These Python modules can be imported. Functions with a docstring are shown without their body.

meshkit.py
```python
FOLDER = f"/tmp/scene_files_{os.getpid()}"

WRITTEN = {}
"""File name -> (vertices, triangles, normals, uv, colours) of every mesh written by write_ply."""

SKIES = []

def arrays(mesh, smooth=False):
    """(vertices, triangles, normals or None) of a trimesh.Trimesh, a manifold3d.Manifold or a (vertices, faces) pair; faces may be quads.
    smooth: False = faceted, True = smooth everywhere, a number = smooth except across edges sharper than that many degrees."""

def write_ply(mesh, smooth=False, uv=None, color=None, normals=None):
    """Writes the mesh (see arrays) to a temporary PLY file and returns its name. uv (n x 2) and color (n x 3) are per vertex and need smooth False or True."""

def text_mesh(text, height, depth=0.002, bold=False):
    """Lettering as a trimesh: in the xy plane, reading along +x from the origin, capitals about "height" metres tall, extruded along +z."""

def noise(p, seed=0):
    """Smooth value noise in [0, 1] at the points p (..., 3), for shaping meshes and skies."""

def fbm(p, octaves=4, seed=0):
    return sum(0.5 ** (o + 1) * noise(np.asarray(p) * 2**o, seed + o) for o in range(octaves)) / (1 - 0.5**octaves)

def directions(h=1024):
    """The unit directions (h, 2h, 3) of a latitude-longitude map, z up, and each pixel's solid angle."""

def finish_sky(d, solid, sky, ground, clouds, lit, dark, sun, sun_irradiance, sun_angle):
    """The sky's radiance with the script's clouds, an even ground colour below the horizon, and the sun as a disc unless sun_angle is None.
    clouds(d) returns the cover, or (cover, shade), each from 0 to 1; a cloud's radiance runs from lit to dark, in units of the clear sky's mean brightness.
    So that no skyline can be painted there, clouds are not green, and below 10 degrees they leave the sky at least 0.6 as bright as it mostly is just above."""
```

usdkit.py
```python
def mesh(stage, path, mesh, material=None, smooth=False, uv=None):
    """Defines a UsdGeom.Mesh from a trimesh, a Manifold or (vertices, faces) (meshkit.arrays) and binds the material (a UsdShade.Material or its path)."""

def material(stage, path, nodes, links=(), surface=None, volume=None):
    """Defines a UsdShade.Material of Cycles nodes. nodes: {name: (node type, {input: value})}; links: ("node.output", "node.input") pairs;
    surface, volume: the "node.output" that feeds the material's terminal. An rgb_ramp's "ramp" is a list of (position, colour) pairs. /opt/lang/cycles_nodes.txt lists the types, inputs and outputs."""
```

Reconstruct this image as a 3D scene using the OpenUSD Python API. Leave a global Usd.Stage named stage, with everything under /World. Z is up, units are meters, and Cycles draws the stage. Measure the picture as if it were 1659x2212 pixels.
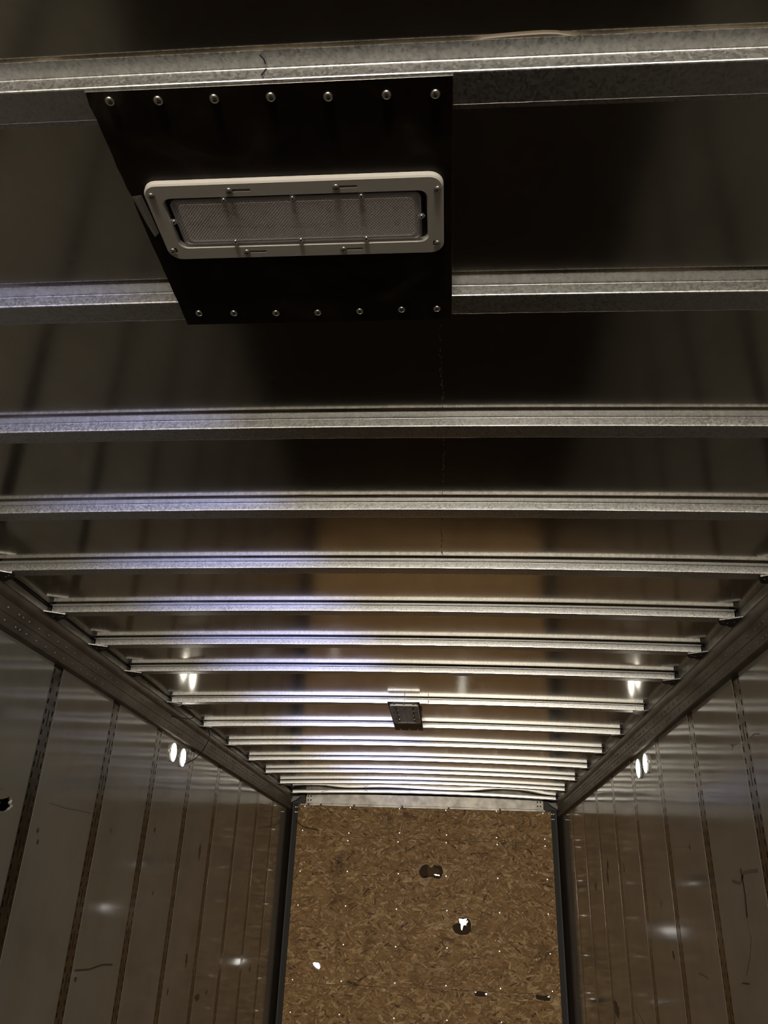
import math, random
import numpy as np, trimesh, usdkit, meshkit
from pxr import Usd, UsdGeom, UsdLux, UsdShade, Gf, Sdf
from shapely.geometry import Polygon, LineString, Point, box as sbox
from shapely import affinity
from shapely.ops import unary_union

random.seed(11)
RNG = np.random.default_rng(11)
stage = Usd.Stage.CreateInMemory()
UsdGeom.SetStageUpAxis(stage, 'Z')
UsdGeom.SetStageMetersPerUnit(stage, 1.0)
UsdGeom.Xform.Define(stage, '/World')
UsdGeom.Scope.Define(stage, '/World/Looks')

# ---------------------------------------------------------------- camera
cam = UsdGeom.Camera.Define(stage, '/World/camera')
R_, U_, W_ = None, None, None
yaw, pitch, roll = -0.08905776, 0.46190745, 0.03807737
cy, sy = math.cos(yaw), math.sin(yaw)
W_ = np.array([math.cos(pitch) * sy, math.cos(pitch) * cy, math.sin(pitch)])
r0 = np.array([cy, -sy, 0.0]); u0 = np.cross(r0, W_)
R_ = math.cos(roll) * r0 + math.sin(roll) * u0
U_ = -math.sin(roll) * r0 + math.cos(roll) * u0
E_ = (0.23438, 0.0, 1.77264)
cam.AddTransformOp().Set(Gf.Matrix4d(*R_, 0, *U_, 0, *(-W_), 0, *E_, 1))
cam.CreateFocalLengthAttr(26.0)
cam.CreateHorizontalApertureAttr(26.0 * 1659 / 1711.06)
cam.CreateVerticalApertureAttr(26.0 * 2212 / 1711.06)
cam.CreateClippingRangeAttr((0.02, 100.0))
cam.CreateFStopAttr(0.0)
cam.CreateExposureAttr(0.0)

# ---------------------------------------------------------------- light: overcast daylight outside, seen only through the holes in the nose
sky = UsdLux.DomeLight.Define(stage, '/World/sky')
sky.CreateIntensityAttr(1.05)
sky.CreateColorAttr(Gf.Vec3f(1.0, 0.95, 0.88))
# the lit loading bay seen through the open rear doors
bay = UsdLux.RectLight.Define(stage, '/World/loading_bay_light')
bay.CreateWidthAttr(2.1); bay.CreateHeightAttr(0.9)
bay.CreateIntensityAttr(160.0); bay.CreateNormalizeAttr(False)
bay.CreateColorAttr(Gf.Vec3f(1.0, 0.905, 0.77))
bay.AddTranslateOp().Set(Gf.Vec3d(0.3, -8.9, 2.22)); bay.AddRotateXYZOp().Set(Gf.Vec3f(90, 0, 0))   # faces +y
# the cool white swing-arm spotlight of the loading dock, at the left of the door, aimed up along the roof
dock = UsdLux.SphereLight.Define(stage, '/World/dock_spotlight')
dock.CreateRadiusAttr(0.05); dock.CreateIntensityAttr(21000.0); dock.CreateColorAttr(Gf.Vec3f(0.36, 0.42, 1.0))
sh = UsdLux.ShapingAPI.Apply(dock.GetPrim()); sh.CreateShapingConeAngleAttr(2.6); sh.CreateShapingConeSoftnessAttr(1.0)
DP, DT = np.array([-1.20, -7.7, 1.72]), np.array([-0.50, 2.9, 2.76])
dd = (DT - DP) / np.linalg.norm(DT - DP); dx = np.cross(dd, [0, 0, 1.0]); dx /= np.linalg.norm(dx); du = np.cross(dx, dd)
dock.AddTransformOp().Set(Gf.Matrix4d(*map(float, dx), 0, *map(float, du), 0, *map(float, -dd), 0, *map(float, DP), 1))
LAMP_WARM = 11.0      # lens radiance of the wall lamps

# ---------------------------------------------------------------- materials
def mat(name, nodes, links=(), surface='p.BSDF'):
    return usdkit.material(stage, '/World/Looks/' + name, nodes, links, surface=surface)

def plain(name, col, rough=0.5, metal=0.0, **k):
    return mat(name, {'p': ('principled_bsdf', dict(base_color=col, roughness=rough, metallic=metal, **k))})

M = {}
# galvanised steel with a fine spangle
M['zinc'] = mat('zinc', {
    'g': ('geometry', {}), 'v': ('voronoi_texture', {'scale': 260.0}), 'n': ('noise_texture', {'scale': 120.0, 'detail': 4.0}),
    's': ('separate_color', {}),
    'm1': ('math', {'math_type': 'multiply_add', 'value2': 0.22, 'value3': 0.0}),
    'm2': ('math', {'math_type': 'multiply_add', 'value2': 0.55}),
    'ramp': ('rgb_ramp', {'ramp': [(0.0, (0.50, 0.505, 0.50)), (0.45, (0.74, 0.74, 0.72)), (1.0, (0.86, 0.855, 0.83))]}),
    'mr': ('math', {'math_type': 'multiply_add', 'value2': 0.12, 'value3': 0.30}),
    'p': ('principled_bsdf', {'metallic': 1.0})},
    [('g.position', 'v.vector'), ('g.position', 'n.vector'), ('v.color', 's.color'), ('s.r', 'm1.value1'), ('n.fac', 'm2.value1'), ('m1.value', 'm2.value3'),
     ('m2.value', 'ramp.fac'), ('ramp.color', 'p.base_color'), ('s.g', 'mr.value1'), ('mr.value', 'p.roughness')])
# roof sheet: dull rolled metal that still mirrors, with faint smudges
M['roof_sheet'] = mat('roof_sheet', {
    'g': ('geometry', {}), 'map': ('mapping', {'scale': (2.5, 1.0, 1.0)}), 'n': ('noise_texture', {'scale': 5.0, 'detail': 5.0}),
    'n2': ('noise_texture', {'scale': 60.0, 'detail': 3.0}), 'n3': ('noise_texture', {'scale': 3.0, 'detail': 1.0}),
    'ramp': ('rgb_ramp', {'ramp': [(0.3, (0.59, 0.56, 0.495)), (0.7, (0.68, 0.65, 0.585))]}),
    'b': ('bump', {'strength': 0.055, 'distance': 0.02}), 'r1': ('math', {'math_type': 'multiply_add', 'value2': 0.05, 'value3': 0.105}),
    'p': ('principled_bsdf', {'metallic': 1.0}), 'p2': ('principled_bsdf', {'metallic': 1.0, 'roughness': 0.31}), 'mx': ('mix_closure', {'fac': 0.06})},
    [('g.position', 'map.vector'), ('map.vector', 'n.vector'), ('g.position', 'n2.vector'), ('g.position', 'n3.vector'), ('n.fac', 'ramp.fac'),
     ('ramp.color', 'p.base_color'), ('ramp.color', 'p2.base_color'), ('n3.fac', 'b.height'), ('b.normal', 'p.normal'), ('n2.fac', 'r1.value1'), ('r1.value', 'p.roughness'),
     ('p.BSDF', 'mx.closure1'), ('p2.BSDF', 'mx.closure2')], surface='mx.closure')
# wall liner: grey-white panel, worn semi-gloss
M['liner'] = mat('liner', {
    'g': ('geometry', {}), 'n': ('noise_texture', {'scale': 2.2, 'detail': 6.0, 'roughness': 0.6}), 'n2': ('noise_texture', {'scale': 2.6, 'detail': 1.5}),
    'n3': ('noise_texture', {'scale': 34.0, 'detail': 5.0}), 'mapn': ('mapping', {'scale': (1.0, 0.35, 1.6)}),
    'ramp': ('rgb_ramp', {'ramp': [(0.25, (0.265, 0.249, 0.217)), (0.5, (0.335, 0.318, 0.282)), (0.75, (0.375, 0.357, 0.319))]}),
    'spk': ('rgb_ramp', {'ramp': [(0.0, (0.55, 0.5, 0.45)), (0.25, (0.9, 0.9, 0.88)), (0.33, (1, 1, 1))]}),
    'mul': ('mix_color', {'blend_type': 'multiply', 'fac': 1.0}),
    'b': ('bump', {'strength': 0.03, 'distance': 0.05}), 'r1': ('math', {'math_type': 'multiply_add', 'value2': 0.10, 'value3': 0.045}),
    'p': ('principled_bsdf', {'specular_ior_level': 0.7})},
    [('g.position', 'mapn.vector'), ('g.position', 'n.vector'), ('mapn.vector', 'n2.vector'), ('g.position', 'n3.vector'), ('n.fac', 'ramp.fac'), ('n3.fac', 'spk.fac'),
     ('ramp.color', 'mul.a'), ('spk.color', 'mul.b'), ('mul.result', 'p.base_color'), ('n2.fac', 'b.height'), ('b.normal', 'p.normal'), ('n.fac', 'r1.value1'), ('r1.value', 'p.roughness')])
M['post_steel'] = mat('post_steel', {
    'g': ('geometry', {}), 'n': ('noise_texture', {'scale': 14.0, 'detail': 5.0}),
    'ramp': ('rgb_ramp', {'ramp': [(0.3, (0.12, 0.11, 0.092)), (0.7, (0.21, 0.198, 0.172))]}),
    'p': ('principled_bsdf', {'metallic': 0.9, 'roughness': 0.2})}, [('g.position', 'n.vector'), ('n.fac', 'ramp.fac'), ('ramp.color', 'p.base_color')])
M['rail_metal'] = mat('rail_metal', {
    'g': ('geometry', {}), 'n': ('noise_texture', {'scale': 9.0, 'detail': 5.0}),
    'ramp': ('rgb_ramp', {'ramp': [(0.3, (0.14, 0.12, 0.092)), (0.7, (0.215, 0.188, 0.148))]}),
    'p': ('principled_bsdf', {'metallic': 0.7, 'roughness': 0.5})}, [('g.position', 'n.vector'), ('n.fac', 'ramp.fac'), ('ramp.color', 'p.base_color')])
M['strip_metal'] = mat('strip_metal', {
    'g': ('geometry', {}), 'n': ('noise_texture', {'scale': 22.0, 'detail': 6.0}),
    'ramp': ('rgb_ramp', {'ramp': [(0.3, (0.56, 0.53, 0.48)), (0.7, (0.80, 0.77, 0.71))]}),
    'p': ('principled_bsdf', {'metallic': 0.0, 'roughness': 0.4})}, [('g.position', 'n.vector'), ('n.fac', 'ramp.fac'), ('ramp.color', 'p.base_color')])
M['header_metal'] = mat('header_metal', {
    'g': ('geometry', {}), 'n': ('noise_texture', {'scale': 11.0, 'detail': 6.0, 'roughness': 0.65}),
    'ramp': ('rgb_ramp', {'ramp': [(0.35, (0.19, 0.175, 0.15)), (0.62, (0.37, 0.35, 0.31))]}),
    'p': ('principled_bsdf', {'metallic': 0.5, 'roughness': 0.45})}, [('g.position', 'n.vector'), ('n.fac', 'ramp.fac'), ('ramp.color', 'p.base_color')])
M['corner_metal'] = plain('corner_metal', (0.015, 0.0142, 0.0125), 0.55, 0.0, specular_ior_level=0.2)
M['bracket_steel'] = plain('bracket_steel', (0.10, 0.095, 0.085), 0.5, 0.6)
M['black'] = plain('black', (0.012, 0.011, 0.01), 0.6)
M['cavity'] = plain('cavity', (0.025, 0.021, 0.018), 0.9, 0.0, specular_ior_level=0.1)
M['rubber'] = plain('rubber', (0.012, 0.012, 0.012), 0.45)
M['sealant'] = plain('sealant', (0.22, 0.185, 0.145), 0.7)
M['ink'] = plain('ink', (0.012, 0.012, 0.014), 0.5)
M['screw_steel'] = plain('screw_steel', (0.62, 0.60, 0.55), 0.28, 1.0)
M['screw_dark'] = plain('screw_dark', (0.28, 0.27, 0.24), 0.4, 0.9)
M['chrome'] = plain('chrome', (0.75, 0.75, 0.76), 0.12, 1.0)
M['osb_screw'] = plain('osb_screw', (0.95, 0.93, 0.88), 0.35, 1.0)
M['plate'] = mat('plate', {
    'g': ('geometry', {}), 'n': ('noise_texture', {'scale': 9.0, 'detail': 6.0, 'distortion': 1.2}),
    'ramp': ('rgb_ramp', {'ramp': [(0.40, (0.011, 0.0065, 0.0042)), (0.58, (0.020, 0.0135, 0.009)), (0.72, (0.045, 0.036, 0.027))]}),
    'r': ('math', {'math_type': 'multiply_add', 'value2': -0.25, 'value3': 0.52}),
    'p': ('principled_bsdf', {'specular_ior_level': 0.2})}, [('g.position', 'n.vector'), ('n.fac', 'ramp.fac'), ('ramp.color', 'p.base_color'), ('n.fac', 'r.value1'), ('r.value', 'p.roughness')])
M['bezel_white'] = mat('bezel_white', {
    'g': ('geometry', {}), 'n': ('noise_texture', {'scale': 700.0, 'detail': 2.0}), 'b': ('bump', {'strength': 0.12, 'distance': 0.001}),
    'p': ('principled_bsdf', {'base_color': (0.56, 0.535, 0.49), 'roughness': 0.42})}, [('g.position', 'n.vector'), ('n.fac', 'b.height'), ('b.normal', 'p.normal')])
# prismatic lens: two crossed diagonal waves dent a cloudy, half see-through plastic
M['lens'] = mat('lens', {
    'tc': ('texture_coordinate', {}),
    'ma': ('mapping', {'rotation': (0, 0, 0.72)}), 'mb': ('mapping', {'rotation': (0, 0, -0.72)}),
    'wa': ('wave_texture', {'scale': 88.0, 'bands_direction': 'x', 'wave_type': 'bands', 'profile': 'sine'}),
    'wb': ('wave_texture', {'scale': 88.0, 'bands_direction': 'x', 'wave_type': 'bands', 'profile': 'sine'}),
    'h': ('math', {'math_type': 'multiply'}), 'b': ('bump', {'strength': 0.7, 'distance': 0.002}),
    'p': ('principled_bsdf', {'base_color': (0.92, 0.88, 0.89), 'roughness': 0.3}), 't': ('transparent_bsdf', {'color': (0.95, 0.93, 0.92)}), 'mx': ('mix_closure', {'fac': 0.62})},
    [('tc.object', 'ma.vector'), ('tc.object', 'mb.vector'), ('ma.vector', 'wa.vector'), ('mb.vector', 'wb.vector'), ('wa.fac', 'h.value1'), ('wb.fac', 'h.value2'),
     ('h.value', 'b.height'), ('b.normal', 'p.normal'), ('p.BSDF', 'mx.closure1'), ('t.BSDF', 'mx.closure2')], surface='mx.closure')
M['chrome_plastic'] = mat('chrome_plastic', {'p': ('principled_bsdf', {'base_color': (0.42, 0.41, 0.42), 'roughness': 0.12, 'specular_ior_level': 0.8}), 't': ('transparent_bsdf', {}), 'mx': ('mix_closure', {'fac': 0.35})},
                          [('p.BSDF', 'mx.closure1'), ('t.BSDF', 'mx.closure2')], surface='mx.closure')
M['board'] = plain('board', (0.88, 0.85, 0.85), 0.4)
M['led'] = plain('led', (0.55, 0.42, 0.08), 0.4)
M['tape'] = mat('tape', {'p': ('principled_bsdf', {'base_color': (0.5, 0.48, 0.44), 'roughness': 0.25}), 't': ('transparent_bsdf', {}), 'mx': ('mix_closure', {'fac': 0.68})},
                [('p.BSDF', 'mx.closure1'), ('t.BSDF', 'mx.closure2')], surface='mx.closure')
M['lamp_rim'] = plain('lamp_rim', (0.85, 0.85, 0.82), 0.3)
M['lamp_warm'] = mat('lamp_warm', {'e': ('emission', {'color': (1.0, 0.93, 0.80), 'strength': LAMP_WARM})}, surface='e.emission')
OSB_RAMP = [(0.0, (0.085, 0.042, 0.014)), (0.06, (0.185, 0.099, 0.034)), (0.5, (0.275, 0.157, 0.058)), (0.82, (0.345, 0.210, 0.085)), (1.0, (0.52, 0.365, 0.18))]
STAIN = {  # old water marks and smudges on the board: (x, z, radius) blobs
    'g': ('geometry', {}), 'n': ('noise_texture', {'scale': 4.5, 'detail': 5.0}), 'st': ('rgb_ramp', {'ramp': [(0.28, (0.45, 0.42, 0.40)), (0.42, (1, 1, 1))]}),
    'mul': ('mix_color', {'blend_type': 'multiply', 'fac': 0.8})}
M['flake'] = mat('flake', dict(STAIN, **{
    'at': ('attribute', {'attribute': 'tone'}),
    'ramp': ('rgb_ramp', {'ramp': OSB_RAMP}), 'gr': ('noise_texture', {'scale': 90.0, 'detail': 3.0}), 'gmix': ('mix_color', {'blend_type': 'multiply', 'fac': 0.35}),
    'p': ('principled_bsdf', {'roughness': 0.55, 'specular_ior_level': 0.15})}),
    [('g.position', 'n.vector'), ('g.position', 'gr.vector'), ('n.fac', 'st.fac'), ('at.fac', 'ramp.fac'), ('ramp.color', 'gmix.a'), ('gr.fac', 'gmix.b'),
     ('gmix.result', 'mul.a'), ('st.color', 'mul.b'), ('mul.result', 'p.base_color')])
M['osb'] = mat('osb', {'g': ('geometry', {}), 'v': ('voronoi_texture', {'scale': 30.0}), 'mp': ('mapping', {'scale': (0.5, 1, 1.6)}), 's': ('separate_color', {}),
    'ramp': ('rgb_ramp', {'ramp': OSB_RAMP}), 'p': ('principled_bsdf', {'roughness': 0.55})},
    [('g.position', 'mp.vector'), ('mp.vector', 'v.vector'), ('v.color', 's.color'), ('s.r', 'ramp.fac'), ('ramp.color', 'p.base_color')])
M['torn'] = plain('torn', (0.045, 0.028, 0.015), 0.8, 0.0, specular_ior_level=0.15)
M['fibre'] = plain('fibre', (0.085, 0.05, 0.02), 0.7, 0.0, specular_ior_level=0.1)
M['oak'] = mat('oak', {'g': ('geometry', {}), 'mp': ('mapping', {'scale': (14.0, 0.8, 1.0)}), 'n': ('noise_texture', {'scale': 3.0, 'detail': 5.0}),
    'ramp': ('rgb_ramp', {'ramp': [(0.3, (0.014, 0.010, 0.007)), (0.7, (0.03, 0.022, 0.015))]}), 'p': ('principled_bsdf', {'roughness': 0.8, 'specular_ior_level': 0.08})},
    [('g.position', 'mp.vector'), ('mp.vector', 'n.vector'), ('n.fac', 'ramp.fac'), ('ramp.color', 'p.base_color')])
M['scuff'] = plain('scuff', (0.13, 0.105, 0.083), 0.5)
M['grime'] = plain('grime', (0.215, 0.195, 0.163), 0.4)
M['bare'] = plain('bare', (0.75, 0.72, 0.66), 0.4)

# ---------------------------------------------------------------- helpers
COUNT = {}
def numbered(parent, name):
    k = (parent, name); n = COUNT.get(k, 0); COUNT[k] = n + 1
    return f'{parent}/{name}' if n == 0 else f'{parent}/{name}_{n:03d}'

def setd(p, **kw):
    for k, v in kw.items():
        if v: p.SetCustomDataByKey(k, v)

def obj(name, mesh, m, parent=None, smooth=30, **kw):
    """one Mesh prim under parent (a prim) or under /World"""
    path = numbered(str(parent.GetPath()) if parent else '/World', name)
    p = usdkit.mesh(stage, path, mesh, M[m], smooth=smooth).GetPrim()
    setd(p, **kw)
    return p

def thing(name, loc=(0, 0, 0), rz=0.0, parent=None, **kw):
    x = UsdGeom.Xform.Define(stage, numbered(str(parent.GetPath()) if parent else '/World', name))
    x.AddTranslateOp().Set(Gf.Vec3d(*loc)); x.AddRotateZOp().Set(float(rz))
    setd(x.GetPrim(), **kw)
    return x.GetPrim()

def copy_of(src, loc, rz=0.0, **kw):
    x = thing(src.GetName().rsplit('_0', 1)[0], loc, rz, **kw)
    x.GetReferences().AddInternalReference(src.GetPath()); x.SetInstanceable(True)
    return x

def bx(x0, x1, y0, y1, z0, z1):
    m = trimesh.creation.box([abs(x1 - x0), abs(y1 - y0), abs(z1 - z0)])
    m.apply_translation([(x0 + x1) / 2, (y0 + y1) / 2, (z0 + z1) / 2]); return m

def cat(ms): return trimesh.util.concatenate(ms)

def ext(poly, h0, h1, axis='z'):
    """extrude a shapely polygon: axis z -> (x, y) plane, y -> (x, z) plane, x -> (y, z) plane"""
    gs = list(getattr(poly, 'geoms', [poly])); out = []
    for g in gs:
        if g.is_empty or g.area < 1e-9: continue
        m = trimesh.creation.extrude_polygon(g, abs(h1 - h0), engine='earcut'); m.apply_translation([0, 0, min(h0, h1)])
        v = np.array(m.vertices); f = np.array(m.faces)
        if axis == 'y': v = v[:, [0, 2, 1]]; f = f[:, ::-1]
        elif axis == 'x': v = v[:, [2, 0, 1]]
        out.append(trimesh.Trimesh(v, f, process=False))
    return cat(out)

def rrect(x0, x1, y0, y1, r, n=6):
    return sbox(x0 + r, y0 + r, x1 - r, y1 - r).buffer(r, quad_segs=n)

def dome(r, h, n=10, rings=3, base=0.0):
    """a button head pointing down -z, flat back at z = 0"""
    prof = [(r, 0.0)]
    if base: prof.append((r, -base))
    for k in range(1, rings):
        a = math.pi / 2 * k / rings; prof.append((r * math.cos(a), -base - h * math.sin(a)))
    v = []; f = []
    for (q, z) in prof:
        for i in range(n): v.append((q * math.cos(2 * math.pi * i / n), q * math.sin(2 * math.pi * i / n), z))
    v.append((0, 0, -base - h)); v.append((0, 0, 0)); T = len(v) - 2; k = len(prof)
    for a in range(k - 1):
        for i in range(n):
            j = (i + 1) % n; f += [(a * n + i, (a + 1) * n + i, a * n + j), (a * n + j, (a + 1) * n + i, (a + 1) * n + j)]
    for i in range(n):
        j = (i + 1) % n; f += [((k - 1) * n + i, T, (k - 1) * n + j), (i, j, T + 1)]
    m = trimesh.Trimesh(v, f, process=False); trimesh.repair.fix_normals(m); return m

def place(m, loc, axis='-z'):
    m = m.copy()
    if axis == '+x': m.apply_transform(trimesh.transformations.rotation_matrix(-math.pi / 2, (0, 1, 0)))
    if axis == '-x': m.apply_transform(trimesh.transformations.rotation_matrix(math.pi / 2, (0, 1, 0)))
    if axis == '-y': m.apply_transform(trimesh.transformations.rotation_matrix(-math.pi / 2, (1, 0, 0)))
    m.apply_translation(loc); return m

def tube(pts, r, n=7, sub=6):
    pts = np.asarray(pts, float)
    if len(pts) > 2:   # Catmull-Rom
        P = np.vstack([2 * pts[0] - pts[1], pts, 2 * pts[-1] - pts[-2]]); out = []
        for i in range(1, len(P) - 2):
            for t in np.linspace(0, 1, sub, endpoint=False):
                a, b, c, d = P[i - 1:i + 3]
                out.append(0.5 * (2 * b + (c - a) * t + (2 * a - 5 * b + 4 * c - d) * t * t + (3 * b - a - 3 * c + d) * t ** 3))
        out.append(pts[-1]); pts = np.array(out)
    v = []; f = []; up = np.array([0.31, 0.17, 0.93])
    for i, p in enumerate(pts):
        d = pts[min(i + 1, len(pts) - 1)] - pts[max(i - 1, 0)]; d /= np.linalg.norm(d) + 1e-12
        a = np.cross(d, up); a /= np.linalg.norm(a); b = np.cross(d, a)
        for k in range(n): v.append(p + r * (math.cos(2 * math.pi * k / n) * a + math.sin(2 * math.pi * k / n) * b))
    for i in range(len(pts) - 1):
        for k in range(n):
            j = (k + 1) % n; f += [(i * n + k, i * n + j, (i + 1) * n + k), (i * n + j, (i + 1) * n + j, (i + 1) * n + k)]
    e = (len(pts) - 1) * n
    for k in range(1, n - 1): f += [(0, k + 1, k), (e, e + k, e + k + 1)]
    m = trimesh.Trimesh(v, f, process=False); trimesh.repair.fix_normals(m); return m

def blob(cx, cz, rx, rz, seed, n=18, rough=0.35):
    g = np.random.default_rng(seed); a = np.linspace(0, 2 * math.pi, n, endpoint=False)
    k = 1 + rough * (g.random(n) - 0.5) * 2
    return Polygon([(cx + rx * k[i] * math.cos(a[i]), cz + rz * k[i] * math.sin(a[i])) for i in range(n)]).buffer(0)

# ---------------------------------------------------------------- dimensions (metres; measured from the photograph)
XW = 1.28                      # wall face
ZB = 2.70                      # underside of the roof bows at their ends
WB = 1.2215                    # half length of a roof bow
CROWN = 0.0150
ZC = ZB + 0.029                # roof sheet at the sides
YN = 8.0                       # face of the plywood-like board on the nose
YR = -8.0                      # rear door opening
BOWS = [0.6466, 1.0554, 1.4678, 1.8729, 2.2774, 2.6804, 3.0858, 3.4937, 4.1047, 4.7181, 5.3208, 5.9291, 6.5319, 7.1412, 7.7609]
def crown(x, y=0.0): return (CROWN + 0.011 * np.clip((np.asarray(y, float) - 4.0) / 4.0, 0, 1)) * (1 - (np.asarray(x, float) / WB) ** 2)

# ---------------------------------------------------------------- setting: floor, roof sheet, rear wall
obj('floor', bx(-1.33, 1.33, YR - 1.2, 8.12, -0.06, 0.0), 'oak', kind='structure')

nx, nyy = 72, 330
gx = np.linspace(-1.33, 1.33, nx); gy = np.linspace(YR, 8.12, nyy)
X, Y = np.meshgrid(gx, gy)
Z = ZC + crown(np.clip(np.abs(X), 0, 1.26), Y)
bow = np.min(np.abs(Y[..., None] - (np.array(BOWS) + 0.024)), -1)
loose = np.clip(bow / 0.12, 0, 1)
Z = Z + loose * 0.003 * (meshkit.fbm(np.stack([X * 1.5, Y * 1.2, 0 * X], -1), 2, 5) - 0.35)
# the sheet has come loose in front of the last bow, on the right and at the far left
near15 = np.exp(-((Y - 7.70) / 0.16) ** 2)
Z = Z + near15 * (0.020 * np.exp(-((X - 0.80) / 0.24) ** 2) + 0.022 * np.exp(-((X + 1.05) / 0.22) ** 2) + 0.006 * np.exp(-((X + 0.35) / 0.3) ** 2))
v = np.stack([X, Y, Z], -1).reshape(-1, 3); idx = np.arange(nx * nyy).reshape(nyy, nx)
q = np.stack([idx[:-1, :-1], idx[1:, :-1], idx[1:, 1:], idx[:-1, 1:]], -1).reshape(-1, 4)
top = v.copy(); top[:, 2] = 2.86
faces = np.vstack([q[:, [0, 1, 2]], q[:, [0, 2, 3]]])
sheet = trimesh.Trimesh(np.vstack([v, top]), np.vstack([faces, faces[:, ::-1] + len(v)]), process=False)
roof = obj('ceiling', sheet, 'roof_sheet', smooth=20, kind='structure')
gs = np.random.default_rng(9); dots = []
for k in range(150):
    yy = gs.uniform(1.14, 2.25); xx = 0.222 + gs.normal(0, .0015) + .004 * math.sin(yy * 5)
    if min(abs(yy - (b + .022)) for b in BOWS) < .05: continue
    a, b2 = gs.uniform(.0003, .0008), gs.uniform(.0005, .0018); zz = ZC + float(crown(xx)) + .003
    dots.append(bx(xx - a, xx + a, yy - b2, yy + b2, zz - .0045, zz))
obj('sealant_specks', cat(dots), 'sealant', roof, smooth=False, kind='stuff')
back = bx(-1.33, 1.33, YR - 1.2, YR - 1.15, 0.0, 2.86)
obj('wall_back', back, 'cavity', kind='structure')
obj('ceiling', bx(-1.33, 1.33, YR - 1.2, YR + 0.02, 2.80, 2.86), 'cavity', kind='structure')

# ---------------------------------------------------------------- side walls: liner panels between slotted steel posts
POST0, PITCH, PW = 2.943, 0.6096, 0.081
posts = [POST0 + PITCH * k for k in range(-4, 8)]
def post_mesh(side, yc, slots):
    poly = sbox(yc - PW / 2, 0.0, yc + PW / 2, 2.60)
    holes = []
    if slots:
        for k in range(48):
            z = 2.545 - 0.0385 * k
            for s in (-1, 1): holes.append(sbox(yc + s * 0.027 - 0.0046, z - 0.0095, yc + s * 0.027 + 0.0046, z + 0.0095))
        for k in range(10):
            z = 2.37 - 0.152 * k; holes.append(rrect(yc - 0.003, yc + 0.003, z - 0.031, z + 0.031, 0.0028, 2))
    poly = poly.difference(unary_union(holes)) if holes else poly
    x = side * XW
    return ext(poly, x + side * 0.0022, x + side * 0.0004, 'x')

def stroke(pts, w):
    return LineString(pts).buffer(w / 2, quad_segs=2)

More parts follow.
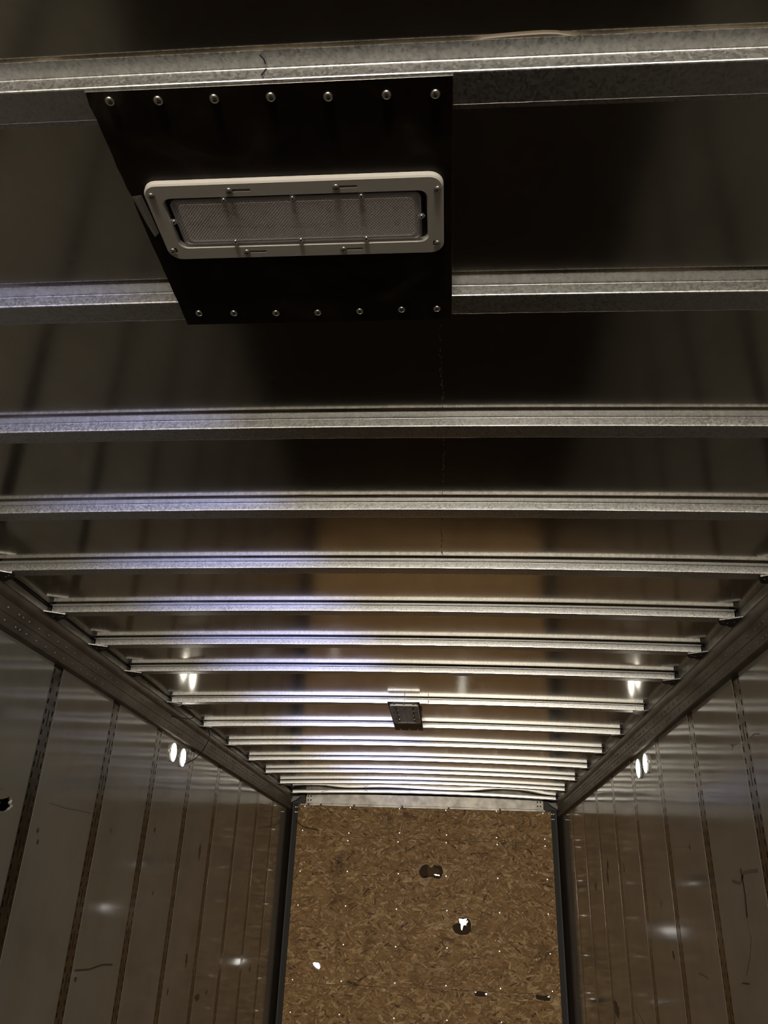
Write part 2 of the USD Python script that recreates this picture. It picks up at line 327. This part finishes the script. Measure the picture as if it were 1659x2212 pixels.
marks = {  # wear with a shape of its own on the liner: polygons in (y, z)
    -1: [stroke([(3.10, 2.083), (3.24, 2.079), (3.36, 2.084), (3.488, 2.085)], 0.004), stroke([(3.62, 1.497), (3.76, 1.492), (3.90, 1.502), (4.02, 1.496)], 0.008),
         blob(3.05, 1.981, .010, .009, 1), blob(3.729, 2.039, .013, .011, 2), blob(4.31, 2.089, .016, .012, 3), blob(3.068, 1.944, .008, .009, 4), blob(4.425, 1.797, .014, .010, 5),
         blob(5.169, 2.034, .024, .04, 6), blob(5.499, 1.242, .045, .020, 7), blob(5.70, 1.252, .035, .014, 8), blob(5.177, 1.454, .022, .03, 9), blob(3.64, 1.465, .012, .009, 10),
         stroke([(2.62, 2.10), (2.75, 2.085)], 0.003), blob(4.9, 1.32, .012, .02, 12), blob(6.9, 1.31, .025, .02, 13)],
    1: [stroke([(3.069, 2.346), (3.045, 2.345), (3.0, 2.347)], 0.004), stroke([(3.086, 2.335), (3.069, 2.346), (3.09, 2.352)], 0.005), stroke([(2.90, 2.335), (2.85, 2.345), (2.80, 2.335)], 0.003),
        stroke([(3.30, 1.90), (3.22, 1.89), (3.16, 1.925), (3.02, 1.925)], 0.012), stroke([(3.19, 1.93), (3.185, 1.86), (3.20, 1.79)], 0.020), stroke([(3.20, 1.80), (3.19, 1.72), (3.23, 1.66), (3.30, 1.60)], 0.004),
        stroke([(3.908, 1.569), (3.78, 1.560)], 0.007), stroke([(3.36, 1.572), (3.28, 1.575)], 0.006), blob(3.806, 2.05, .012, .010, 21), blob(4.429, 1.826, .02, .016, 22),
        blob(5.771, 2.068, .03, .03, 23), blob(5.81, 1.995, .03, .05, 24), blob(5.25, 2.03, .02, .03, 25), blob(5.9, 1.25, .12, .04, 26), blob(4.75, 1.93, .02, .01, 27),
        blob(6.3, 1.95, .05, .03, 28), blob(4.3, 1.62, .02, .02, 29), stroke([(5.3, 1.32), (4.9, 1.20), (4.7, 1.17)], 0.004)]}
HOLE_L = blob(2.785, 2.043, .042, .026, 31, rough=.25)
for side, nm in ((-1, 'wall_left'), (1, 'wall_right')):
    w = thing(nm, kind='structure')
    obj('outer_skin', bx(side * (XW + 0.035), side * (XW + 0.05), YR - 1.2, 8.12, -0.06, 2.86), 'cavity', w)
    edges = [YR] + [p for c in posts for p in (c - PW / 2, c + PW / 2)] + [8.0]
    for i in range(0, len(edges), 2):
        y0, y1 = edges[i] + 0.0012, edges[i + 1] - 0.0012
        poly = sbox(y0, 0.0, y1, 2.70)
        if side < 0 and poly.contains(Point(2.785, 2.043)): poly = poly.difference(HOLE_L)
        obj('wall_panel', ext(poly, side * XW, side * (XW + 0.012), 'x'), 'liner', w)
    for c in posts:
        obj('slotted_post', post_mesh(side, c, c > 2.2), 'post_steel', w)
        obj('post_back', bx(side * (XW + 0.016), side * (XW + 0.02), c - PW / 2 - .01, c + PW / 2 + .01, 0.0, 2.62), 'cavity', w)
    for k, p in enumerate(marks[side]):
        for c in posts:      # the liner stands a little proud of the posts: wear stays on the liner
            p = p.difference(sbox(c - PW / 2 - .001, 0, c + PW / 2 + .001, 3))
        if not p.is_empty: obj('scuff_mark', ext(p, side * (XW - 0.0004), side * (XW + 0.002), 'x'), 'scuff' if k % 3 else 'grime', w)

# ---------------------------------------------------------------- top rails along both walls
def sweep_y(prof, y0, y1):
    """closed profile in (x, z) extruded along y"""
    return ext(Polygon(prof), y0, y1, 'y')
RIV = dome(0.0062, 0.0035, 9, 2)
for side, nm in ((-1, 'trim_1'), (1, 'trim_2')):
    t = thing(nm, kind='structure')
    s = side
    prof = [(s * 1.29, 2.570), (s * 1.258, 2.570), (s * 1.2525, 2.574), (s * 1.2525, 2.579), (s * 1.2545, 2.581), (s * 1.2545, 2.6165), (s * 1.2525, 2.6185), (s * 1.2525, 2.6600),
            (s * 1.2505, 2.662), (s * 1.243, 2.674), (s * 1.239, 2.686), (s * 1.239, 2.694), (s * 1.243, 2.699), (s * 1.29, 2.699)]
    obj('rail_body', sweep_y(prof, YR, 7.99), 'rail_metal', t, smooth=25)
    obj('top_strip', bx(s * 1.2405, s * 1.246, YR, 7.99, 2.699, 2.7285), 'strip_metal', t)
    obj('rail_backing', bx(s * 1.246, s * 1.33, YR, 7.99, 2.699, 2.7275), 'cavity', t)
    y = 2.30; k = 0
    while y < 7.9:
        for z in (2.639, 2.5945):
            obj('rivet', place(RIV, (s * (1.2525 if z > 2.62 else 1.2545), y + (0.0 if z > 2.62 else 0.001), z), '-x' if s > 0 else '+x'), 'screw_dark', t)
        if k % 8 == 3:
            for z in (2.639, 2.5945):
                obj('rivet', place(RIV, (s * (1.2525 if z > 2.62 else 1.2545), y + 0.030, z), '-x' if s > 0 else '+x'), 'screw_dark', t)
        y += 0.0768; k += 1

# ---------------------------------------------------------------- nose wall: strand board on three sheets, with torn holes and screws
def tear(pts): return Polygon(pts).buffer(0)
HOLES = {
    'torn': unary_union([blob(0.03, 2.075, .062, .056, 41, 16, .12), blob(0.135, 2.075, .055, .058, 42, 16, .12), sbox(0.03, 2.03, .13, 2.11)]),
    'slot': tear([(.273, 1.64), (.277, 1.615), (.30, 1.585), (.345, 1.570), (.40, 1.575), (.438, 1.592), (.441, 1.66), (.425, 1.695), (.41, 1.705), (.33, 1.708), (.325, 1.665), (.30, 1.66)]),
    'chip': tear([(-.972, 1.300), (-.965, 1.312), (-.90, 1.308), (-.886, 1.275), (-.90, 1.252), (-.93, 1.262), (-.955, 1.285)]),
    'gouge': tear([(.459, 1.112), (.462, 1.142), (.50, 1.148), (.573, 1.141), (.577, 1.113), (.52, 1.107)]),
    'gouge2': tear([(.98, 1.128), (.985, 1.142), (1.05, 1.136), (1.108, 1.142), (1.104, 1.102), (1.05, 1.098), (.99, 1.108)])}
LIGHT = [tear([(.333, 1.699), (.37, 1.696), (.411, 1.702), (.409, 1.672), (.392, 1.657), (.40, 1.648), (.375, 1.651), (.366, 1.632), (.36, 1.608), (.352, 1.612), (.350, 1.655), (.337, 1.668)]),
         tear([(-.965, 1.302), (-.95, 1.308), (-.91, 1.304), (-.895, 1.275), (-.905, 1.258), (-.93, 1.266), (-.955, 1.286)]),
         tear([(.108, 2.053), (.115, 2.056), (.16, 2.050), (.158, 2.043), (.12, 2.046)]),
         tear([(.466, 1.136), (.474, 1.143), (.476, 1.134)]), tear([(.553, 1.128), (.57, 1.136), (.568, 1.114)]), tear([(1.085, 1.128), (1.103, 1.138), (1.10, 1.124)])]
allholes = unary_union(list(HOLES.values()))
wf = thing('wall_front', kind='structure')
skin = sbox(-1.33, -0.06, 1.33, 2.86).difference(unary_union([p.buffer(0.001) for p in LIGHT]))
obj('outer_skin', ext(skin, 8.030, 8.032, 'y'), 'torn', wf)
obj('outer_frame', cat([bx(-1.33, 1.33, 8.0, 8.03, 2.705, 2.86), bx(-1.33, -1.26, 8.0, 8.03, 0, 2.71), bx(1.26, 1.33, 8.0, 8.03, 0, 2.71)]), 'cavity', wf)
for z0, z1 in ((2.3465, 2.70), (1.1485, 2.3445), (0.0, 1.1465)):
    obj('strand_board', ext(sbox(-1.25, z0, 1.25, z1).difference(allholes), YN + 0.0005, YN + 0.0115, 'y'), 'osb', wf)
# pressed wood strands, each a thin chip with its own tone
V = []; F = []; n0 = 0
hz = allholes.buffer(0.012)
seams = (2.3455, 1.1475)
g = np.random.default_rng(5)
for k in range(12000):
    x, z = g.uniform(-1.22, 1.22), g.uniform(0.72, 2.66)
    L = g.choice([0.05, 0.075, 0.10, 0.13]) * g.uniform(.7, 1.2); w = g.uniform(0.012, 0.030)
    if k > 7000: L *= 0.6; w *= 0.6
    a = g.normal(0, 0.55) if g.random() < 0.7 else g.uniform(-math.pi, math.pi)
    ca, sa = math.cos(a), math.sin(a)
    e = [g.uniform(-.25, .25) * L for _ in range(2)]
    loc = [(-L / 2, -w / 2 * g.uniform(.5, 1)), (0, -w / 2), (L / 2, -w / 2 * g.uniform(.3, 1)), (L / 2 + e[0] * .4, w / 2 * g.uniform(.2, 1)), (e[1], w / 2), (-L / 2 + e[1] * .3, w / 2 * g.uniform(.3, 1))]
    P = np.array([(x + ca * p - sa * q, z + sa * p + ca * q) for p, q in loc])
    if any((P[:, 1].min() < s - .0008) and (P[:, 1].max() > s + .0008) for s in seams):
        s = [s for s in seams if P[:, 1].min() < s < P[:, 1].max()][0]
        P[:, 1] = np.clip(P[:, 1], s + .001, None) if z > s else np.clip(P[:, 1], None, s - .001)
    if np.abs(P[:, 0]).max() > 1.245: continue
    if hz.contains(Point(x, z)) or allholes.intersects(LineString([P[0], P[3]])): continue
    y = YN - 0.0002 - 0.0022 * k / 12000 - g.uniform(0, .0004); tilt = g.normal(0, 0.012, 2)
    yy = y + tilt[0] * (P[:, 0] - x) * .3 + tilt[1] * (P[:, 1] - z)
    V += [(P[i, 0], yy[i], P[i, 1]) for i in range(6)] + [(P[i, 0], YN + 0.001, P[i, 1]) for i in range(6)]
    F += [(n0, n0 + i, n0 + i + 1) for i in range(1, 5)]
    for i in range(6):
        j = (i + 1) % 6; F += [(n0 + i, n0 + 6 + i, n0 + j), (n0 + j, n0 + 6 + i, n0 + 6 + j)]
    n0 += 12
strands = obj('wood_strands', trimesh.Trimesh(V, F, process=False), 'flake', wf, smooth=False, kind='stuff')
tone = np.repeat(g.random(n0 // 12), 12).astype(np.float32)
UsdGeom.PrimvarsAPI(strands).CreatePrimvar('tone', Sdf.ValueTypeNames.FloatArray, 'vertex').Set(tone.tolist())
# splinters bent into the holes
for key, n in (('torn', 9), ('slot', 6), ('gouge', 3), ('gouge2', 3)):
    p = HOLES[key]
    for i in range(n):
        b = p.exterior.interpolate(g.random(), normalized=True); c = p.centroid
        d = np.array([c.x - b.x, c.y - b.y]); L = np.linalg.norm(d); d = d / L * min(L * .7, .035); q = np.array([-d[1], d[0]]) * g.uniform(.15, .35)
        tri = Polygon([(b.x + q[0] - d[0] * .2, b.y + q[1] - d[1] * .2), (b.x - q[0] - d[0] * .2, b.y - q[1] - d[1] * .2), (b.x + d[0], b.y + d[1])]).buffer(0)
        if tri.area > 1e-6: obj('splinter', ext(tri, YN + 0.012, YN + 0.0145, 'y'), 'torn', wf)
SC = dome(0.0082, 0.0035, 10, 2)
cols = [-1.135, -0.70, -0.225, 0.22, 0.69, 1.13]
for z, use in ((2.61, range(6)), (2.39, range(6)), (2.32, range(1, 6)), (2.045, range(6)), (1.76, range(6)), (1.46, range(1, 6)), (1.175, range(6)), (0.92, range(6))):
    for i in use:
        obj('board_screw', place(SC, (cols[i] + random.uniform(-.006, .006), YN - 0.0028, z + random.uniform(-.008, .008)), '-y'), 'osb_screw', wf)

obj('splinter', ext(tear([(.05, 2.125), (.075, 2.12), (.10, 2.128), (.115, 2.10), (.155, 2.10), (.158, 2.06), (.11, 2.058), (.09, 2.03), (.055, 2.045), (.045, 2.09)]), YN + 0.014, YN + 0.017, 'y'), 'fibre', wf)
# header across the top of the nose
t = thing('trim_3', kind='structure')
obj('header_plate', bx(-1.118, 1.128, 7.966, 7.997, 2.6355, 2.7285), 'header_metal', t)
obj('header_lip', bx(-1.118, 1.128, 7.972, 7.997, 2.618, 2.6335), 'header_metal', t)
for x in (-1.14, -1.02, -0.70, -0.24, 0.20, 0.68, 1.11):
    obj('lip_tab', bx(x - 0.033, x + 0.033, 7.964, 7.972, 2.6165, 2.6345), 'header_metal', t)
    obj('lip_notch', bx(x + 0.036, x + 0.052, 7.9705, 7.974, 2.6175, 2.6325), 'black', t)
for s in (-1, 1):
    obj('end_cap', bx(s * 1.13, s * 1.252, 7.955, 7.996, 2.628, 2.7285), 'black', t)
    obj('end_gusset', ext(Polygon([(s * 1.252, 2.69), (s * 1.252, 2.632), (s * 1.205, 2.655), (s * 1.165, 2.688)]), 7.90, 7.904, 'y'), 'bracket_steel', t)
    for dx in (0.02, 0.047):
        for z in (2.664, 2.700):
            obj('bolt', place(dome(0.0075, 0.003, 8, 2), (s * (1.122 - dx), 7.966, z), '-y'), 'black', t)

# corner posts where the walls meet the nose
for s, nm in ((-1, 'trim_4'), (1, 'trim_5')):
    t = thing(nm, kind='structure')
    obj('corner_flange', bx(s * 1.196, s * 1.236, 7.984, 7.998, 0.0, 2.628), 'corner_metal', t)
    obj('corner_groove', bx(s * 1.236, s * 1.249, 7.992, 7.998, 0.0, 2.628), 'black', t)
    arc = [(s * (1.249 + .029 * (1 - math.cos(a))), 7.985 - .15 * math.sin(a)) for a in np.linspace(0, math.pi / 2, 7)]
    obj('corner_cove', ext(Polygon(arc + [(s * 1.2798, 7.998), (s * 1.249, 7.998)]).buffer(0), 0.0, 2.57, 'z'), 'corner_metal', t, smooth=40)
    for z in (2.60, 2.555):
        for x in (1.205, 1.222):
            obj('rivet', place(RIV, (s * x, 7.984, z), '-y'), 'screw_steel', t)

# ---------------------------------------------------------------- roof bows: folded galvanised hat sections with a crown
def fillet(p, r, n=4):
    out = [p[0]]
    for a, b, c in zip(p[:-2], p[1:-1], p[2:]):
        a, b, c = map(np.array, (a, b, c)); u = (a - b) / np.linalg.norm(a - b); w = (c - b) / np.linalg.norm(c - b)
        th = math.acos(np.clip(u @ w, -1, 1)); d = r / math.tan(th / 2); p0, p1 = b + u * d, b + w * d
        ctr = b + (u + w) / np.linalg.norm(u + w) * (r / math.sin(th / 2))
        for t in np.linspace(0, 1, n + 1):
            q = (1 - t) * p0 + t * p1; q = ctr + (q - ctr) / np.linalg.norm(q - ctr) * r; out.append(tuple(q))
    out.append(p[-1]); return out
line = fillet([(-0.0235, 0.0243), (0.0008, 0.0243), (0.0008, 0.0008), (0.0472, 0.0008), (0.0472, 0.0243), (0.0705, 0.0243)], 0.0024)
HAT = np.array(LineString(line).buffer(0.0008, cap_style=2, quad_segs=2).simplify(0.00004).exterior.coords)[:-1]
def sweep_bow(prof, xs, seed, yb):
    n = len(prof); v = []; f = []
    wob = 0.0006 * (meshkit.fbm(np.stack([xs * 2.2, 0 * xs + seed * 3.1, 0 * xs], -1), 3) - 0.5)
    for x, o in zip(xs, wob):
        for (y, z) in prof: v.append((x, y + o, z + float(crown(x, yb)) + o))
    for i in range(len(xs) - 1):
        for k in range(n):
            j = (k + 1) % n; f += [(i * n + k, i * n + j, (i + 1) * n + k), (i * n + j, (i + 1) * n + j, (i + 1) * n + k)]
    capf = np.asarray(trimesh.creation.triangulate_polygon(Polygon(prof), engine='earcut')[1]) % n
    m = trimesh.Trimesh(v, f, process=False)
    c0 = trimesh.Trimesh(v[:n], capf, process=False); c1 = trimesh.Trimesh(v[-n:], capf[:, ::-1], process=False)
    m = cat([m, c0, c1]); m.merge_vertices(); trimesh.repair.fix_normals(m); return m
ORD = ['first', 'second', 'third', 'fourth', 'fifth', 'sixth', 'seventh', 'eighth', 'ninth', 'tenth', 'eleventh', 'twelfth', 'thirteenth', 'fourteenth', 'fifteenth']
NOTE = {0: 'nearest galvanised roof bow, with a black pen stroke, above the big lamp plate', 1: 'second galvanised roof bow from the camera, crossed by the big lamp plate',
        2: 'third galvanised roof bow from the camera, first one clear of the big lamp plate', 8: 'ninth roof bow from the camera, at the near edge of the small far lamp plate',
        9: 'tenth galvanised roof bow from the camera, crossed by the small far lamp plate', 14: 'last galvanised roof bow, beside the nose header, with loose roof sheet above'}
xs = np.linspace(-WB, WB, 61)
for i, y in enumerate(BOWS):
    b = thing('roof_bow', (0, y, ZB), label=NOTE.get(i, f'{ORD[i]} galvanised roof bow counted from the camera, running across the ceiling'), category='roof bow', group='roof bows across the ceiling')
    obj('bow_channel', sweep_bow(HAT, xs, i, y), 'zinc', b, smooth=28)
    # sealant between flange and roof sheet, squeezed out here and there
    nxs = np.linspace(-1.20, 1.20, 160)
    e = meshkit.fbm(np.stack([nxs * 7, 0 * nxs + i * 5.3, 0 * nxs], -1), 3, 2)
    e2 = meshkit.noise(np.stack([nxs * 14, 0 * nxs + i * 9.7, 0 * nxs], -1), 8)
    edge = -0.0165 + 0.014 * (e - 0.5) - (0.012 if i == 0 else 0.007) * np.clip(e2 - 0.74, 0, 1) / 0.26
    vv = []; ff = []
    for x, ed in zip(nxs, edge):
        zc = float(crown(x, y)); vv += [(x, ed, 0.0249 + zc), (x, ed - .0008, 0.027 + zc), (x, ed + .0005, 0.0289 + zc), (x, -0.004, 0.0289 + zc), (x, -0.004, 0.0249 + zc)]
    for k in range(len(nxs) - 1):
        for a in range(5):
            c = (a + 1) % 5; ff += [(k * 5 + a, k * 5 + c, k * 5 + 5 + a), (k * 5 + c, k * 5 + 5 + c, k * 5 + 5 + a)]
    sm = trimesh.Trimesh(vv, ff, process=False); trimesh.repair.fix_normals(sm)
    obj('sealant_bead', sm, 'sealant', b, smooth=50)
    for s in (-1, 1):
        gus = Polygon([(s * 1.2385, -.026), (s * 1.2385, .085), (s * 1.226, .083), (s * 1.212, .066), (s * 1.196, .066), (s * 1.183, .052), (s * 1.170, .020), (s * 1.171, .010)])
        obj('end_bracket', ext(gus.buffer(0), -0.0035, -0.0015, 'z'), 'bracket_steel', b)
        obj('bracket_edge', ext(LineString([(s * 1.2385, -.026), (s * 1.171, .010)]).buffer(0.0006, cap_style=2), -0.0038, 0.0005, 'z'), 'zinc', b)
        obj('end_clip', bx(s * 1.2265, s * 1.2385, 0.001, 0.046, -0.001, 0.022), 'black', b)
        for (px, py) in ((1.226, .03), (1.206, .04), (1.19, .03)):
            obj('bracket_rivet', place(dome(0.004, 0.002, 7, 2), (s * px, py, -0.0035)), 'screw_dark', b)
    if i == 0:   # marker pen stroke over flange and web
        obj('pen_mark', cat([tube([(-0.003, -0.018, 0.02335 + .015), (0.001, -0.012, 0.02335 + .015), (0.002, -0.006, .02335 + .015)], 0.0009, 5),
                             tube([(0.002, -0.0005, 0.021 + .015), (-0.001, -0.0005, 0.014 + .015), (-0.003, -0.0004, 0.009 + .015)], 0.0011, 5),
                             tube([(-0.001, -0.0003, 0.006 + .015), (0.0, -0.0003, 0.002 + .015)], 0.0007, 5)]), 'ink', b)
    if i == 8:
        [obj('pen_mark', bx(xx - .0015, xx + .0015, -0.0006, 0.0004, .004 + .015, .020 + .015), 'ink', b) for xx in (0.012, 0.135)]
    if i == 14:
        for (x, kind) in ((-0.92, 0), (-0.53, 1), (-0.12, 2)):
            zc = float(crown(x, y)); yy = -0.0005
            P = [[(-.03, .004), (0, .012), (.03, .018)], [(-.02, .003), (0, .020), (.02, .004)], [(-.008, .020), (.008, .011), (-.006, .003)]][kind]
            obj('pen_mark', tube([(x + a, yy, c + zc) for a, c in P], 0.0016, 5, 3), 'ink', b)

# ---------------------------------------------------------------- lamp plates and the two dome lights
BTN = dome(0.0067, 0.0037, 14, 4, 0.0008)
def button_screws(parent, pts, z, m='screw_steel'):
    for (x, y) in pts:
        s = place(BTN, (x, y, z)); p = obj('screw', s, m, parent, smooth=50)
        obj('screw_recess', place(dome(0.0018, 0.0006, 6, 2), (x + .0003, y, z - 0.0041)), 'black', p)
ZP = ZB + 0.0143
t = thing('lamp_plate', (0.002, 0.8815, ZP), label='dark brown metal plate with button screws holding the near ceiling light', category='mounting plate')
gp = np.random.default_rng(3)
edge = [(-0.2398 + gp.normal(0, .0006), -0.2305 + .4615 * k / 24) for k in range(25)]
poly = Polygon(edge + [(0.2402, 0.231), (0.2402, -0.2305)])
obj('plate_sheet', ext(poly, -0.0022, -0.0002, 'z'), 'plate', t)
obj('plate_edge', bx(0.2402, 0.2408, -0.2305, 0.231, -0.0022, -0.0002), 'screw_steel', t)
obj('plate_edge', bx(-0.2398, 0.2402, -0.2311, -0.2306, -0.0022, 0.0), 'screw_steel', t)
button_screws(t, [(x - .002, y - .8815) for x, y in ((-.209, .664), (-.144, .666), (-.069, .667), (.006, .668), (.081, .671), (.157, .672), (.220, .674))], -0.0022)
button_screws(t, [(x - .002, y - .8815) for x, y in ((-.208, 1.081), (-.145, 1.083), (-.069, 1.085), (.006, 1.086), (.081, 1.085), (.155, 1.083), (.217, 1.083))], -0.0022)

def make_fixture(loc, rz, label):
    """rectangular recessed LED light; the fixture's own x is its long axis; z = 0 is the plate it is screwed to"""
    f = thing('ceiling_light', loc, rz, label=label, category='ceiling light')
    a, c = 0.2215, 0.0745
    ai, ci = 0.1965, 0.0475
    slots = [LineString([(x, y), (x + .028, y)]).buffer(0.0022, quad_segs=4) for x, y in ((-.090, -.0605), (.067, -.0605), (-.091, .0605), (.064, .0605))]
    slots += [LineString([(x, y), (x, y - .007)]).buffer(0.0022, quad_segs=4) for x, y in ((-.207, .057), (.207, .057))]
    ring = rrect(-a, a, -c, c, 0.021).difference(rrect(-ai, ai, -ci, ci, 0.012)).difference(unary_union(slots))
    ring2 = rrect(-a + .0022, a - .0022, -c + .0022, c - .0022, 0.019).difference(rrect(-ai - .0022, ai + .0022, -ci - .0022, ci + .0022, 0.014)).difference(unary_union(slots))
    # bevelled frame: main slab and a slightly smaller face
    body = ext(ring, -0.0075, -0.0001, 'z')
    def loft(p, q, z0, z1):
        p = np.array(p.coords)[:-1]; q = np.array(q.coords)[:-1]; n = len(p)
        v = [(x, y, z0) for x, y in p] + [(x, y, z1) for x, y in q]; ff = []
        for i in range(n):
            j = (i + 1) % n; ff += [(i, n + i, j), (j, n + i, n + j)]
        return trimesh.Trimesh(v, ff, process=False)
    face = ext(ring2, -0.0096, -0.0074, 'z')
    o1 = rrect(-a, a, -c, c, 0.021).exterior; o2 = rrect(-a + .0022, a - .0022, -c + .0022, c - .0022, 0.0188).exterior
    i1 = rrect(-ai, ai, -ci, ci, 0.012).exterior; i2 = rrect(-ai - .0022, ai + .0022, -ci - .0022, ci + .0022, 0.0142).exterior
    bev = [loft(o1, o2, -0.0075, -0.0096), loft(i1, i2, -0.0075, -0.0096)]
    obj('frame', cat([body, face] + bev), 'bezel_white', f, smooth=35)
    obj('slot_back', cat([ext(s.buffer(.001), -0.0016, -0.0002, 'z') for s in slots]), 'black', f)
    obj('recess', ext(rrect(-ai - .001, ai + .001, -ci - .001, ci + .001, .012), -0.0012, -0.0002, 'z'), 'black', f)
    bd = obj('led_board', bx(-.180, .180, -.038, .038, -0.0026, -0.0013), 'board', f)
    for k, x in enumerate(np.linspace(-.10, .15, 6)):
        for y in (-.014, .014): obj('led', bx(x - .004, x + .004, y - .004, y + .004, -0.0058, -0.0026), 'led' if k < 1 else 'screw_dark', bd)
    obj('led', bx(-.118, -.090, -.034, -.020, -0.0058, -0.0026), 'led', bd)
    obj('lead_wire', cat([tube([(-.172, .004, -.0046), (-.150, .003, -.0046), (-.128, -.014, -.0046), (-.105, -.018, -.0046), (-.085, .0, -.0046), (-.070, .018, -.0046)], .0026, 6),
                          tube([(-.160, .010, -.0046), (-.120, .012, -.0046), (-.075, .012, -.0046), (-.04, .014, -.0046)], .0016, 6),
                          tube([(-.03, .014, -.0046), (.0, .016, -.0046), (.03, .014, -.0046)], .0016, 6)]), 'black', bd)
    # lens: shallow pan with a raised middle
    rim = rrect(-.187, .187, -.0435, .0435, .009); mid = rrect(-.176, .176, -.0345, .0345, .006)
    lens = cat([ext(rim.difference(mid.buffer(.0005)), -0.0076, -0.0064, 'z'), ext(mid.buffer(.002), -0.0090, -0.0077, 'z')])
    obj('lens', lens, 'lens', f)
    ring3 = rim.buffer(.0012).difference(rim.buffer(-.0018))
    obj('lens_rim', ext(ring3, -0.0086, -0.0058, 'z'), 'chrome_plastic', f)
    for x, y in ((-.192, -.005), (-.104, -.0435), (-.001, -.0430), (.101, -.0425), (.188, -.001), (-.106, .0385), (-.002, .0390), (.101, .0395)):
        p = obj('lens_screw', place(dome(.0040, .0032, 12, 3, .0008), (x, y, -0.0086)), 'chrome', f, smooth=60)
        obj('screw_washer', place(dome(.0056, .0006, 12, 1), (x, y, -0.0085)), 'lens', p)
    for x, y in ((-.2165 + .006, -.056), (.2125, -.051), (-.217 + .005, .0535), (.211, .053), (-.092, -.0605), (.066, -.0605), (-.093, .0605), (.063, .0605)):
        p = obj('frame_screw', place(dome(.0052, .0028, 12, 3, .0006), (x, y, -0.0096)), 'screw_dark', f, smooth=50)
        obj('screw_recess', place(dome(.0016, .0006, 6, 2), (x, y, -0.0128)), 'black', p)
    return f
make_fixture((0.0085, 0.8680, ZP - 0.0022), 0.0, 'unlit rectangular ceiling light in a white frame on the near brown plate')
tp = thing('tape_strip', (-0.2265, 0.862, ZP - 0.0026), label='short piece of clear tape at the left end of the near ceiling light', category='tape')
obj('tape_film', ext(Polygon([(-.009, -.042), (.006, -.044), (.0075, -.01), (.0085, .03), (-.001, .038), (-.005, .012)]), -0.0005, -0.0001, 'z'), 'tape', tp)
obj('tape_fold', ext(Polygon([(-.0045, -.039), (-.0012, -.039), (.0015, .034), (-.001, .036)]), -0.0007, -0.0001, 'z'), 'tape', tp)

t = thing('lamp_plate', (0.0085, 4.385, ZB + 0.0153), label='narrow dark plate under the far ceiling light, between two roof bows', category='mounting plate')
obj('plate_sheet', bx(-0.0825, 0.0825, -0.327, 0.395, -0.0022, -0.0002), 'plate', t)
obj('plate_edge', bx(-0.0825, 0.0825, -0.3276, -0.327, -0.0022, 0.004), 'zinc', t)
button_screws(t, [(x, y) for y in (-.305, .370) for x in (-.05, 0.0, .05)], -0.0022)
make_fixture((0.0085, 4.3275, ZB + 0.0153 - 0.0022), 90.0, 'small far ceiling light set lengthwise between the ninth and tenth roof bows')

# ---------------------------------------------------------------- round LED lamps on the walls; the lamp's own x points into the room
def make_lamp(loc, rz, m, **kw):
    l = thing('wall_lamp', loc, rz, category='wall lamp', **kw)
    def turn(prof, n=28):
        mm = trimesh.creation.revolve(np.array(prof), sections=n); v = np.array(mm.vertices)[:, [2, 0, 1]]
        mm = trimesh.Trimesh(v, mm.faces, process=False); trimesh.repair.fix_normals(mm); return mm
    obj('housing', turn([(0, 0.0), (.046, 0.0), (.0500, .002), (.0525, .006), (.0525, .009), (.0505, .0108), (.0485, .0100), (.0485, .006), (0, .006)]), 'lamp_rim', l, smooth=35)
    obj('lens', turn([(0, .0065), (.0480, .0065), (.0480, .0095), (.042, .0125), (.026, .0155), (.012, .017), (0, .0173)]), m, l, smooth=40)
    for s in (-1, 1):
        tb = obj('screw_tab', cat([bx(0, .007, s * .049, s * .060, -.007, .007)]), 'lamp_rim', l)
        obj('tab_screw', place(dome(.0045, .003, 8, 2), (.007, s * .056, 0), '+x'), 'chrome', tb, smooth=50)
    return l
ZL = 2.494
G = 'round lamps high on the side walls'
make_lamp((-1.28, 4.400, ZL), 0, 'lamp_warm', label='round lit lamp high on the left wall, nearer of its pair', group=G)
make_lamp((-1.28, 4.573, ZL), 0, 'lamp_warm', label='round lit lamp high on the left wall, farther of its pair', group=G)
make_lamp((1.28, 4.406, ZL), 180, 'lamp_warm', label='round lit lamp high on the right wall, nearer of its pair', group=G)
make_lamp((1.28, 4.578, ZL), 180, 'lamp_warm', label='round lit lamp high on the right wall, farther of its pair', group=G)
# ---------------------------------------------------------------- loose wires
c = obj('cable', tube([(-1.236, 4.16, 2.722), (-1.228, 4.28, 2.727), (-1.215, 4.40, 2.722), (-1.205, 4.47, 2.706), (-1.215, 4.42, 2.682), (-1.232, 4.31, 2.664), (-1.2505, 4.22, 2.653)], 0.0028), 'rubber',
        label='short black wire loop hanging over the left rail above the lamps', category='wire')
obj('cable', tube([(-1.228, 4.79, 2.715), (-1.22, 4.85, 2.69), (-1.225, 4.875, 2.655), (-1.235, 4.84, 2.595), (-1.25, 4.745, 2.520), (-1.268, 4.60, 2.462), (-1.276, 4.56, 2.448)], 0.0028), 'rubber',
    label='thin black wire hanging in a curve over the left rail down to the lamp pair', category='wire')
obj('cable', tube([(-1.215, 7.978, 2.485), (-1.17, 7.980, 2.447), (-1.12, 7.983, 2.424), (-1.06, 7.985, 2.411), (-0.985, 7.986, 2.397)], 0.0042), 'rubber',
    label='short black wire sticking out over the strand board at the top left corner', category='wire')
obj('cable', tube([(-1.2365, 2.3 + .3 * k, 2.7262 - 0.003 * (k % 2)) for k in range(19)], 0.0024, 6, 4), 'rubber',
    label='thin black wire run along the top of the left wall under the roof sheet', category='wire')
